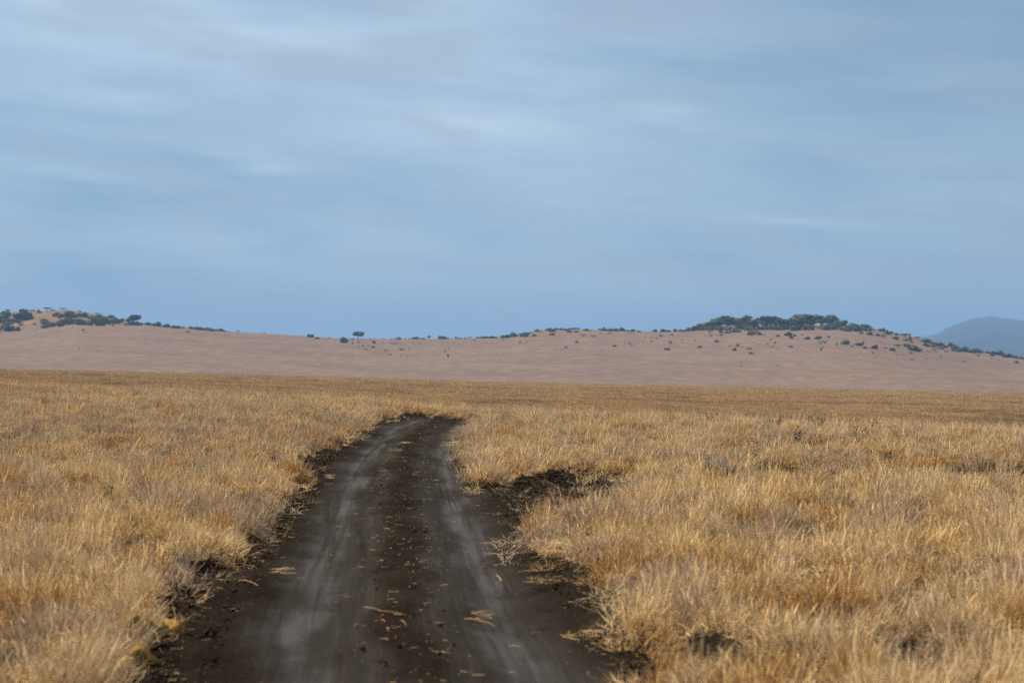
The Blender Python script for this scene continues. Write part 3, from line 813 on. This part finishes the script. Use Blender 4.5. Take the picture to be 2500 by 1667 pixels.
def acacia_proto(i, style):
    """unit tree: slanting trunk with limbs, flat layered crown"""
    g = np.random.default_rng(800 + i); lean = g.normal(0, .07)
    ct = {'flat': .76, 'round': .62, 'tall': .68, 'wood': .60}[style]
    limbs = [[np.array([0, 0, -.03]), np.array([lean * .4, 0, .2]), np.array([lean, 0, .42])]]
    parts = [ribbon_tube(limbs[0], .035)]; L = []
    if style == 'wood':
        for k in range(4): L.append((g.uniform(-.3, .3), g.uniform(-.25, .25), g.uniform(.16, .36), g.uniform(.18, .26), g.uniform(.18, .26), g.uniform(.14, .2)))
    n = {'flat': 6, 'round': 7, 'tall': 4, 'wood': 8}[style]
    for k in range(n):
        az = 2 * math.pi * k / n + g.normal(0, .3); rr = g.uniform(.16, .34) if style != 'tall' else g.uniform(.08, .25)
        e = np.array([lean + math.cos(az) * rr, math.sin(az) * rr, ct + g.normal(0, .04)])
        parts.append(ribbon_tube([np.array([lean, 0, .40]), np.array([lean + math.cos(az) * rr * .5, math.sin(az) * rr * .5, .58]), e], .02))
        if style == 'flat': L.append((e[0], e[1], e[2] + .06 * g.random(), g.uniform(.18, .27), g.uniform(.18, .27), g.uniform(.11, .17)))
        elif style == 'wood': L.append((e[0] * 1.1, e[1] * 1.1, e[2] + g.uniform(-.26, .18), g.uniform(.22, .32), g.uniform(.22, .32), g.uniform(.09, .16)))
        elif style == 'round': L.append((e[0], e[1], e[2] - .06 + .12 * g.random(), g.uniform(.19, .26), g.uniform(.19, .26), g.uniform(.18, .25)))
        else: L.append((e[0], e[1], e[2] + g.normal(0, .12), g.uniform(.16, .24), g.uniform(.16, .24), g.uniform(.14, .2)))
    if style != 'flat': L.append((lean, 0, ct + .14, .27, .27, .22))
    else: L.append((lean, 0, ct + .07, .26, .26, .13))
    cr = lobes_mesh('crown', L, 420, .055, m_bush, 900 + i, .78)
    V, q = join(parts); tk = mesh_mixed('trunk', V, q, m_bark, True)
    for me in (cr, tk):
        pass
    co = np.array([v.co[:] for v in cr.vertices]); lo = np.percentile(co, 1, axis=0); hi = np.percentile(co, 99, axis=0)
    for me in (cr, tk):
        c = np.array([v.co[:] for v in me.vertices], np.float32)
        c[:, 0] = (c[:, 0] - (lo[0] + hi[0]) / 2) / (hi[0] - lo[0]); c[:, 1] = (c[:, 1] - (lo[1] + hi[1]) / 2) / (hi[1] - lo[1]); c[:, 2] /= hi[2]
        me.vertices.foreach_set('co', c.ravel()); me.update()
    return tk, cr
P_bush = [bush_proto(i, m_bush, 'bush') for i in range(7)]
P_pale = [bush_proto(20 + i, m_pale, 'bush') for i in range(4)]
P_dry = [dry_proto(i) for i in range(5)]
P_flat = [acacia_proto(i, 'flat') for i in range(5)]
P_round = [acacia_proto(10 + i, 'round') for i in range(4)]
P_wood = [acacia_proto(30 + i, 'wood') for i in range(5)]
P_tall = [acacia_proto(20 + i, 'tall') for i in range(3)]

# region, then x, foot y, width, height (read off enlargements), kind: b bush, g grey-green bush, d leafless shrub, a flat acacia, r round-crowned tree, t slim tree
REG = {1: (0, .2721), 2: (600, .2721), 3: (1200, .2721), 4: (1600, .2211), 5: (1980, .2211)}
PL = {1: """70,152,40,28,a 210,142,80,24,b 290,141,50,15,b 350,160,50,30,g 422,142,70,30,a 470,138,36,11,b 565,138,60,22,a 715,150,36,11,b 868,173,46,16,a 905,176,38,12,a 990,207,80,28,g 1050,240,70,36,b 1095,232,40,22,b
20,172,60,27,b 90,187,110,40,b 30,217,100,36,b 210,217,140,70,b 30,247,90,40,b 100,242,90,32,b 150,242,80,26,b 70,264,80,26,g 30,321,120,56,b 100,321,120,46,b 150,322,60,30,b 20,300,80,32,b 180,272,60,32,d 310,266,30,15,b
395,246,70,34,b 410,267,90,36,g 400,296,60,26,b 430,282,70,36,d 510,277,100,42,g 540,202,60,40,b 510,192,60,36,b 625,172,80,28,b 600,197,90,40,b 650,202,80,32,b 700,192,70,28,g 745,197,80,40,b 610,259,120,56,b 560,252,60,36,b 680,237,60,26,g 715,263,80,48,b 760,266,80,36,b 805,273,70,40,b 820,217,80,32,b 860,222,80,46,b 850,252,90,46,b 900,276,85,40,b 930,242,80,46,b 960,263,60,40,b 900,207,60,28,g 990,252,60,32,b 1030,256,80,40,b 1012,281,56,22,d 1075,246,50,26,b 1145,238,46,32,b 1210,265,100,86,r 1130,281,50,30,d 1182,271,60,36,b 1225,273,80,36,b 1262,271,40,24,b
1325,271,70,28,b 1385,277,50,20,b 1418,283,80,42,b 1470,287,40,20,b 1500,291,55,32,b 1540,294,30,15,b 1575,299,80,25,b 1640,300,50,22,d 1720,306,60,24,b 1780,313,80,28,b 1835,317,50,20,b 1880,321,90,28,b 1930,321,30,13,b 1975,326,70,26,b 2020,329,28,11,b 2055,331,20,11,d 2135,339,30,22,a
310,326,14,11,d 455,329,20,9,d 745,321,30,15,b 755,341,24,12,d 650,296,16,8,d 315,373,14,8,d 710,486,16,17,d 1682,339,40,19,d 1560,356,16,11,d""",
2: """165,349,18,13,a 280,376,20,11,d 580,379,80,27,g 640,393,44,17,b 690,391,20,10,d 755,393,30,15,d 880,429,60,50,b 1008,397,100,67,r 955,406,50,19,d 1010,431,36,23,d 960,439,20,14,b 1070,426,20,10,d 1150,433,50,22,g 1190,416,30,9,d 1228,436,14,25,d 1018,469,30,17,d 1050,461,20,14,b 1080,491,40,17,d 1145,476,34,19,b 1100,459,50,11,d 1250,506,50,20,d 1310,441,40,17,d 1345,441,50,15,d 1385,433,20,10,d 1400,498,70,27,d 1465,485,14,9,b 1300,541,30,17,d 1395,549,14,15,b 1455,551,20,8,d 1155,519,30,8,d 1115,395,40,11,d 1160,395,20,9,d 1235,395,20,11,d 1310,398,30,13,d 1375,398,50,20,b 1430,396,14,9,b 1470,395,16,9,b 1525,395,64,21,b 1590,395,50,11,b 1645,395,30,29,t 1740,395,30,28,b 1770,395,50,27,b 1810,395,40,11,b 1885,395,18,24,t 1920,395,50,11,b 1968,393,26,13,b 2008,389,40,16,a 2100,389,60,15,b 2150,389,70,19,b 2215,389,70,19,b 2310,386,60,25,b 2345,386,50,30,b 1500,436,20,11,d 1560,441,30,14,d 1690,511,20,8,d 1788,516,16,25,d 1822,486,14,11,b 1815,557,16,33,b 2050,411,16,19,d 2310,406,20,15,d 2285,586,12,9,b 955,569,12,8,d""",
3: """20,387,44,17,b 110,383,60,22,b 150,381,70,30,b 200,376,80,38,b 252,346,26,20,a 290,375,80,40,b 310,361,60,26,b 380,371,40,22,b 410,329,40,25,b 350,346,60,20,d 440,336,50,20,d 520,319,60,24,b 545,331,60,26,b 545,361,40,21,b 580,312,40,16,b 625,313,50,18,b 665,319,50,18,b 700,336,50,22,b 690,311,70,12,g 735,304,60,16,b 770,306,50,14,b 765,336,40,18,b 850,321,50,20,b 880,323,30,11,b 970,306,30,15,b 1010,321,60,29,b 1050,323,40,17,b 1095,326,80,28,g 1168,323,44,33,b 1210,327,50,15,b 1265,329,50,23,b 1320,331,40,13,b
255,436,18,31,d 320,426,40,11,d 638,383,12,11,b 825,376,50,23,a 912,383,50,21,a 765,427,36,17,b 978,349,20,9,b 1060,351,40,15,d 1240,346,80,9,d 455,461,20,8,b 565,489,10,15,d 668,475,26,15,b 630,493,30,11,d 885,481,20,13,d 990,509,20,17,d 1105,463,40,15,b 1205,437,16,10,d 1240,438,24,11,b 1255,459,28,15,d 1288,471,12,8,d 1380,385,22,17,d 1428,393,24,17,d 1475,391,28,15,d 1435,426,18,21,d 1515,373,36,21,d 1605,438,30,33,d 1620,361,20,14,b 1710,413,18,15,d 1830,413,16,17,d 1580,495,50,21,b 1870,473,36,19,b 295,583,18,9,d 80,585,12,8,d 1465,331,40,25,b 1540,331,60,26,b 1590,331,50,18,b 1660,329,60,25,b 1700,329,50,22,b 1735,336,30,11,d""",
4: """350,401,80,32,b 400,397,80,42,b 440,392,90,52,b 505,392,90,72,a 640,375,170,104,a 600,392,100,52,b 725,365,150,110,a 805,362,140,128,a 700,392,100,52,b 830,388,110,52,g 905,362,120,104,r 1000,350,110,116,a 960,380,120,66,b 1080,360,140,86,r 1040,392,120,50,g 1130,386,100,44,b 1190,352,130,114,a 1250,352,110,112,a 1330,352,110,114,a 1300,384,120,60,g 1200,384,100,54,b 1400,356,100,92,r 1380,388,120,54,b 1460,378,100,54,b 1520,356,120,108,a 1600,352,130,132,a 1650,340,130,120,a 1705,346,150,124,r 1780,346,120,124,a 1700,387,100,62,g 1600,387,100,52,b 1530,394,120,56,g 1845,330,110,96,r 1920,328,130,102,r 1960,336,90,108,a 1880,387,110,62,g 1960,382,110,58,b 2010,356,110,68,b 2060,350,90,62,b 2095,362,50,82,t 2040,388,90,42,g 2150,392,110,78,g 2120,402,80,36,b 2200,374,80,58,b 2230,404,90,52,g 2290,390,100,64,b 2330,394,90,68,b
605,426,50,42,d 610,461,40,32,d 725,421,50,29,b 790,421,70,31,b 890,413,110,31,g 1050,446,70,50,g 1100,436,120,70,d 1150,441,60,32,g 1205,449,30,21,d 1350,459,50,23,b 1470,452,70,42,b 1500,482,50,32,b 1540,456,40,26,b 1620,446,50,19,d 1675,491,60,35,b 725,466,40,32,a 680,523,50,28,b 1800,512,70,58,t 1825,536,30,15,b 1870,536,50,36,d 1915,471,30,23,b 2105,547,84,54,b 2165,576,50,31,d 2240,556,110,29,b 2290,541,36,29,b 2315,591,40,19,b 165,541,40,31,d 295,506,20,17,d 135,606,60,25,b 495,579,36,21,b 435,511,20,21,d 820,571,30,19,d 910,577,50,46,d 875,613,50,29,b 965,581,18,17,d 1015,599,40,21,d 1048,601,30,21,b 1060,653,60,23,b 1085,526,36,15,d 1240,556,20,32,d 1275,501,40,25,d 1320,536,30,17,b 1380,526,20,9,d 1295,586,36,34,d 1350,596,40,13,d 1497,579,46,21,b 1830,625,30,56,d 1850,586,40,17,d 1965,596,30,13,d 2000,566,30,48,d 2215,581,16,15,d 945,752,20,25,d 945,786,40,11,d 1350,783,60,9,d 60,456,40,25,d 15,486,24,17,d 185,441,26,13,d 740,529,16,17,d""",
5: """625,362,80,38,b 600,397,90,36,b 560,432,50,26,b 650,442,70,36,b 680,387,60,32,g 735,452,50,23,b 770,402,60,34,b 815,407,60,42,b 850,437,60,36,g 885,422,40,23,b 805,471,80,41,d 940,442,60,23,b 935,491,70,35,b 1045,470,110,44,a 1090,502,80,52,g 1040,507,60,23,b 1175,487,70,25,a 1110,531,40,21,b 1235,522,60,36,b 1280,527,80,42,b 1275,566,90,39,b 1330,542,60,37,b 1390,562,70,38,b 1370,581,70,36,g 1430,567,60,42,b 1440,601,40,31,g 1480,582,60,36,b 1555,577,80,48,b 1590,602,80,48,b 1558,621,40,43,g 1620,627,80,42,b 1680,624,100,52,b 1740,632,60,26,b 1800,642,110,52,b 1850,642,60,42,b 1880,642,50,29,b 1945,644,64,29,b 2015,657,70,36,b 2000,671,60,21,b 2095,670,90,60,b 2150,691,70,34,b 2195,691,90,46,b 2250,699,70,32,b 2320,707,60,27,b 2345,708,40,21,b
705,596,76,49,b 595,591,50,23,b 825,596,60,23,d 895,616,80,33,b 955,586,70,41,a 1060,577,80,41,b 1140,617,150,62,b 1110,651,60,32,d 1290,631,50,21,d 1370,621,80,25,a 1495,636,60,31,d 680,651,40,37,d 500,679,40,11,d 540,653,40,9,d 840,691,16,21,d 940,661,60,11,d 1020,671,50,13,d 1115,721,70,29,d 1035,721,20,15,d 1270,716,20,23,d 1385,721,30,9,d 1435,686,40,21,d 1680,741,50,23,d 1845,676,36,21,b 1995,706,50,21,d 2065,721,40,15,d 1925,756,30,9,d 2270,751,50,29,b 915,646,16,11,d"""}
# landmarks used in the descriptions: name, first and last photo column
ZONES = [(0, 48, "the left knoll's outer end"), (48, 118, "the left knoll's big dark clump"), (118, 152, "the left knoll's bare middle"), (152, 200, "the left knoll's green heart"), (200, 250, "the left knoll's right half"),
         (250, 300, "the left knoll's right shoulder"), (300, 352, 'the tall tree by left knoll'), (352, 420, "the left knoll's first ridge row"), (420, 520, 'the long left ridge row'), (520, 640, "the left ridge row's tail"),
         (640, 840, 'the bare ridge before lone tree'), (840, 900, "the lone saddle tree"), (900, 965, 'the scrub right of lone tree'), (965, 1035, "the saddle's thin middle"), (1035, 1110, "the saddle's dark pair"), (1110, 1195, "the saddle's low right line"),
         (1195, 1262, "the stony rise's foot"), (1262, 1330, "the stony rise's left half"), (1330, 1425, "the stony rise's top"), (1425, 1500, "the stony rise's right crest"), (1500, 1580, 'the skyline gap'), (1580, 1665, 'the skyline before the wood'),
         (1665, 1730, "the hilltop wood's left end"), (1730, 1790, "the wood's tall left stand"), (1790, 1845, "the wood's second stand"), (1845, 1905, "the wood's middle dip"), (1905, 1950, "the wood's right dip"), (1950, 2000, "the wood's tallest stand"), (2000, 2050, 'the wood beside the pale boulder'),
         (2050, 2105, "the hilltop wood's right end"), (2105, 2160, 'the scrub past the wood'), (2160, 2205, "the wooded hill's upper flank"), (2205, 2262, "the flank's flat acacias"), (2262, 2320, 'the scrub before blue mountain'), (2320, 2385, 'the scrub under blue mountain'), (2385, 2445, 'the thinning row under mountain'), (2445, 2520, "the hill's far right end")]
def scan(): 
    for r, txt in PL.items():
        x0, k = REG[r]
        for tok in txt.split():
            a = tok.split(','); yield x0 + float(a[0]) * k, 720 + float(a[1]) * k, float(a[2]) * k, float(a[3]) * k, a[4]
items = []
for u, v, w, h, kd in scan():
    p = hit(u, v, 500, 1345, 3500)
    if p is None or p[1] > R2: p = ((u - CX) / F * (R2 - 2), R2 - 2)
    zone = [zn for (a, b, zn) in ZONES if a <= u < b][0]
    vs = np.interp((u - CX) / F, *SHOULDER)
    pxl = v - vs
    row = 'on' if pxl < 1.5 else ('just below' if pxl < 14 else ('downslope from' if pxl < 34 else 'far downslope from'))
    items.append(dict(u=u, v=v, w=w, h=h, k=kd, p=p, zone=zone, row=row))
SHAPE = {'a': 'flat-topped acacia', 'r': 'round-crowned tree', 't': 'slim tree'}
def look(i):
    w, h, kd = i['w'], i['h'], i['k']
    size = 'tiny' if w < 6 else ('small' if w < 12 else ('mid-sized' if w < 20 else 'large'))
    if kd in 'art': return size + ' ' + SHAPE[kd]
    form = 'low' if h < .36 * w else ('upright' if h > .75 * w else 'rounded')
    if kd == 'd': return '%s %s leafless shrub' % (size, form)
    return '%s %s %s bush' % (size, form, 'dark' if kd == 'b' else 'grey-green')
from collections import defaultdict
buck = defaultdict(list)
for i in items:
    i['look'] = look(i); buck[(i['look'], i['row'], i['zone'])].append(i)
ORD = ['first', 'second', 'third', 'fourth', 'fifth', 'sixth', 'seventh', 'eighth', 'ninth', 'tenth', 'eleventh', 'twelfth']
for (lk, row, zn), L in buck.items():
    L.sort(key=lambda i: i['u'])
    if len(L) == 1: L[0]['label'] = '%s %s %s' % (lk, row, zn)
    elif len(L) == 2:
        for i, wd in zip(L, ('left', 'right')): i['label'] = '%s of two %ss %s %s' % (wd, lk, row, zn)
    else:
        for n_, i in enumerate(L): i['label'] = '%s of the %ss from left %s %s' % (ORD[n_], lk, row, zn)
for i in items: i['label'] = i['label'].replace('bushs', 'bushes')
SPECIAL = {(1, 1210): 'umbrella tree with pale trunk standing above bushes at the left knoll foot', (2, 1008): 'lone round-crowned tree standing by itself in the saddle',
           (2, 1815): 'small dark upright bush alone low on the middle slope', (5, 1140): 'widest dark bush on the slope below the right flank', (4, 2095): 'slim tree poking above the right end of the hilltop wood'}
for (r, zx), lab in SPECIAL.items():
    x0, k = REG[r]
    b = min(items, key=lambda i: abs(i['u'] - (x0 + zx * k)) + (0 if i['k'] in 'rt' or r in (2, 5) and zx in (1815, 1140) else 5)); b['label'] = lab
GROUP = {'b': 'bushes on the hills', 'g': 'bushes on the hills', 'd': 'leafless shrubs on the hill slopes', 'a': 'trees on the hills', 'r': 'trees on the hills', 't': 'trees on the hills'}
g = np.random.default_rng(99)
for i in items:
    x, y = i['p']; z = float(zground(np.array([x]), np.array([y]))[0])
    w = max(i['w'], 3.2) * y / F; h = max(i['h'], 2.2) * y / F
    rot = g.uniform(0, 6.28); kd = i['k']
    if kd in 'bgd':
        me = (P_bush if kd == 'b' else P_pale if kd == 'g' else P_dry)[g.integers(0, {'b': 7, 'g': 4, 'd': 5}[kd])]
        o = link('bush' if kd != 'd' else 'dry_shrub', me)
        tag(o, i['label'], 'bush' if kd != 'd' else 'shrub', GROUP[kd])
        o.location = (x, y, z - .1 - .04 * h); o.scale = (w * 1.06, w * 1.06, h * 1.08); o.rotation_euler = (0, 0, rot)
    else:
        tk, cr = (P_wood if kd in 'ar' and 1680 < i['u'] < 2110 and i['h'] > 15 else {'a': P_flat, 'r': P_round, 't': P_tall}[kd])[g.integers(0, {'a': 5, 'r': 4, 't': 3}[kd])]
        o = bpy.data.objects.new('acacia_tree' if kd == 'a' else 'savanna_tree', None); col.objects.link(o)
        tag(o, i['label'], 'tree', GROUP[kd])
        o.location = (x, y, z - .1); wf = 1.25 if 1680 < i['u'] < 2110 else 1.05; o.scale = (w * wf, w * wf, h * 1.03); o.rotation_euler = (0, 0, rot)
        link('trunk', tk, o); link('crown', cr, o)
print('hill plants', len(items))
for zx, zy, w, h, lab in ((1800, 356, 76, 54, 'pale rounded boulder among the trees of the tallest stand'), (762, 376, 96, 48, 'low pinkish boulder under the tall left stand of trees')):
    u, v, w, h = 1600 + zx * .2211, 720 + zy * .2211, w * .2211, h * .2211
    x, y = (u - CX) / F * (R1 + 18), R1 + 18.
    V, Fc = lump(int(zx), .3, 1.2, 3, 1.)
    zt = H - (v - h / 2 - CY) / F * y
    zg = float(zground(np.array([x]), np.array([y]))[0])
    V = V * np.array([w / 2, w / 2, h * .62]) * y / F
    o = link('boulder', mesh_np('boulder', V, Fc, m_boulder)); o.location = (x, y, max(zg + .2, min(zt, zg + h * .45 * y / F))); tag(o, lab, 'boulder', 'boulders on the wooded hill')

# ------------------------------------------------------------------ air
bm = bmesh.new(); bmesh.ops.create_cube(bm, size=1)
me = bpy.data.meshes.new('haze'); bm.to_mesh(me); bm.free()
hz = link('haze', me); zlo, zhi = -64., 182.
hz.scale = (17600, 13900, zhi - zlo); hz.location = (0, 6650, (zhi + zlo) / 2)
tag(hz, 'pale blue air over the whole plain', 'haze', kind='stuff')
m = bpy.data.materials.new('haze'); m.use_nodes = True; me.materials.append(m)
nt = NT(m); nt.n.remove(nt.n['Principled BSDF'])
pv = nt.new('ShaderNodeVolumePrincipled'); pv.inputs['Density'].default_value = 1.5e-4
pv.inputs['Color'].default_value = (.285, .53, .93, 1); pv.inputs['Anisotropy'].default_value = .1
nt.con(pv.outputs[0], nt.n['Material Output'].inputs['Volume'])
try: m.cycles.homogeneous_volume = True
except Exception: pass

# ------------------------------------------------------------------ sky and sun
SUN_EL, SUN_AZ = 56., -84.          # azimuth from the view direction, negative to the left
w = bpy.data.worlds.new('World'); sc.world = w; w.use_nodes = True
nt = NT(w); bg = nt.n['Background']; bg.inputs['Strength'].default_value = .1
sky = nt.new('ShaderNodeTexSky'); sky.sky_type = 'NISHITA'; sky.sun_disc = False
sky.sun_elevation = R(SUN_EL); sky.sun_rotation = R(SUN_AZ); sky.altitude = 1600; sky.dust_density = 2.; sky.air_density = 1.
d = nt.new('ShaderNodeTexCoord').outputs['Generated']
sp = nt.new('ShaderNodeSeparateXYZ'); nt.con(d, sp.inputs[0])
dx, dy, dz = sp.outputs
warp = nt.new('ShaderNodeTexNoise', i_Scale=1., i_Detail=3., i_Roughness=.5); nt.con(nt.scale(d, (4, 4, 14)), warp.inputs['Vector'])
zt = nt.math('ADD', nt.math('ADD', dz, nt.math('MULTIPLY', dx, .07)), nt.math('MULTIPLY', nt.math('SUBTRACT', warp.outputs['Fac'], .5), .030))
cv = nt.new('ShaderNodeCombineXYZ'); nt.con(dx, cv.inputs[0]); nt.con(dy, cv.inputs[1]); nt.con(zt, cv.inputs[2])
b1 = nt.noise(nt.scale(cv.outputs[0], (4.6, 4.6, 25)), 1., 3.5, .5)
b2 = nt.noise(nt.scale(cv.outputs[0], (10., 10., 42)), 1., 3.5, .5)
b4 = nt.noise(nt.scale(cv.outputs[0], (19., 19., 115.)), 1., 6, .6)
b3 = nt.noise(nt.scale(cv.outputs[0], (1.6, 1.6, 13)), 1., 3, .5)
def K(c): return tuple(v * 7.6 for v in c)
def gauss(x0, z0, sx, sz):
    a = nt.math('DIVIDE', nt.math('SUBTRACT', dx, x0), sx); b = nt.math('DIVIDE', nt.math('SUBTRACT', zt, z0 + .07 * x0), sz)
    q = nt.math('ADD', nt.math('MULTIPLY', a, a), nt.math('MULTIPLY', b, b))
    return nt.math('POWER', 2.718, nt.math('MULTIPLY', q, -1.))
cover = nt.math('ADD', nt.math('MULTIPLY', b1, .55), nt.math('ADD', nt.math('MULTIPLY', b3, .3), nt.math('ADD', nt.math('MULTIPLY', b2, .15), nt.math('MULTIPLY', nt.math('SUBTRACT', b4, .5), .06))))
blue = (.228, .388, .575); pale = (.455, .610, .765); grey = (.375, .450, .575)
cf = nt.val(cover, .33, .68)
cf = nt.math('ADD', cf, nt.math('MULTIPLY', gauss(-.22, .195, .14, .035), .75))
for (x0, z0, sx, sz, k) in ((.08, .136, .030, .0085, .36), (.095, .141, .012, .004, .3), (-.005, .126, .045, .007, .55), (-.14, .105, .017, .0035, .5), (-.245, .100, .03, .004, .25), (.17, .071, .05, .0028, .4), (-.28, .155, .07, .014, .35), (-.01, .15, .09, .02, .25)):
    cf = nt.math('ADD', cf, nt.math('MULTIPLY', gauss(x0, z0, sx, sz), k))
cf = nt.math('SUBTRACT', cf, nt.math('MULTIPLY', gauss(.02, .072, .26, .020), .26))
cf = nt.math('MINIMUM', nt.math('MAXIMUM', cf, -.15), 1.5)
c = nt.mix(cf, K(blue), K(pale))
c = nt.mix(nt.math('MULTIPLY', nt.val(b2, .45, .68), .5), c, K(grey))
mv = gauss(.16, .037, .26, .0055)
c = nt.mix(nt.math('MULTIPLY', mv, .45), c, K((.40, .46, .58)))
# away from the sun the cloud sheet is duller
c = nt.mix(nt.val(dx, -.1, .34, 0, .38), c, K((.215, .335, .465)))
c = nt.mix(nt.val(dz, .055, .0, 0, .7), c, K((.305, .41, .525)))
up = nt.val(dz, .20, .6)
c = nt.mix(up, c, K((.36, .37, .39)))
nish = nt.mix(1., sky.outputs[0], (.45, .45, .45), 'MULTIPLY')
c = nt.mix(.85, nish, c)
nt.con(c, bg.inputs['Color'])

sun = bpy.data.lights.new('sun', 'SUN'); sun.energy = 5.; sun.angle = R(8); sun.color = (1., .86, .66)
so = bpy.data.objects.new('sun', sun); col.objects.link(so)
el, az = R(SUN_EL), R(SUN_AZ)
sd_ = Vector((math.sin(az) * math.cos(el), math.cos(az) * math.cos(el), math.sin(el)))
so.rotation_euler = (-sd_).to_track_quat('-Z', 'Y').to_euler(); so.location = (-60, 40, 90)

# ------------------------------------------------------------------ camera
cam = bpy.data.cameras.new('camera'); co = bpy.data.objects.new('camera', cam); col.objects.link(co)
cam.sensor_width = 36; cam.lens = 60; cam.clip_start = .1; cam.clip_end = 40000
co.location = (0, 0, H); co.rotation_euler = (R(90) + math.atan((CY - 833.5) / F), 0, 0)
cam.dof.use_dof = True; cam.dof.focus_distance = 38; cam.dof.aperture_fstop = 2.2
sc.camera = co
sc.view_settings.view_transform = 'Standard'; sc.view_settings.look = 'None'; sc.view_settings.exposure = .5; sc.view_settings.gamma = 1
sc.render.engine = 'CYCLES'
cy = sc.cycles
cy.max_bounces = 6; cy.diffuse_bounces = 3; cy.glossy_bounces = 1; cy.transmission_bounces = 3; cy.volume_bounces = 1; cy.transparent_max_bounces = 4
cy.use_denoising = False
w.cycles.sampling_method = 'NONE'      # the cloud sheet is even; sampling it by its map only adds noise
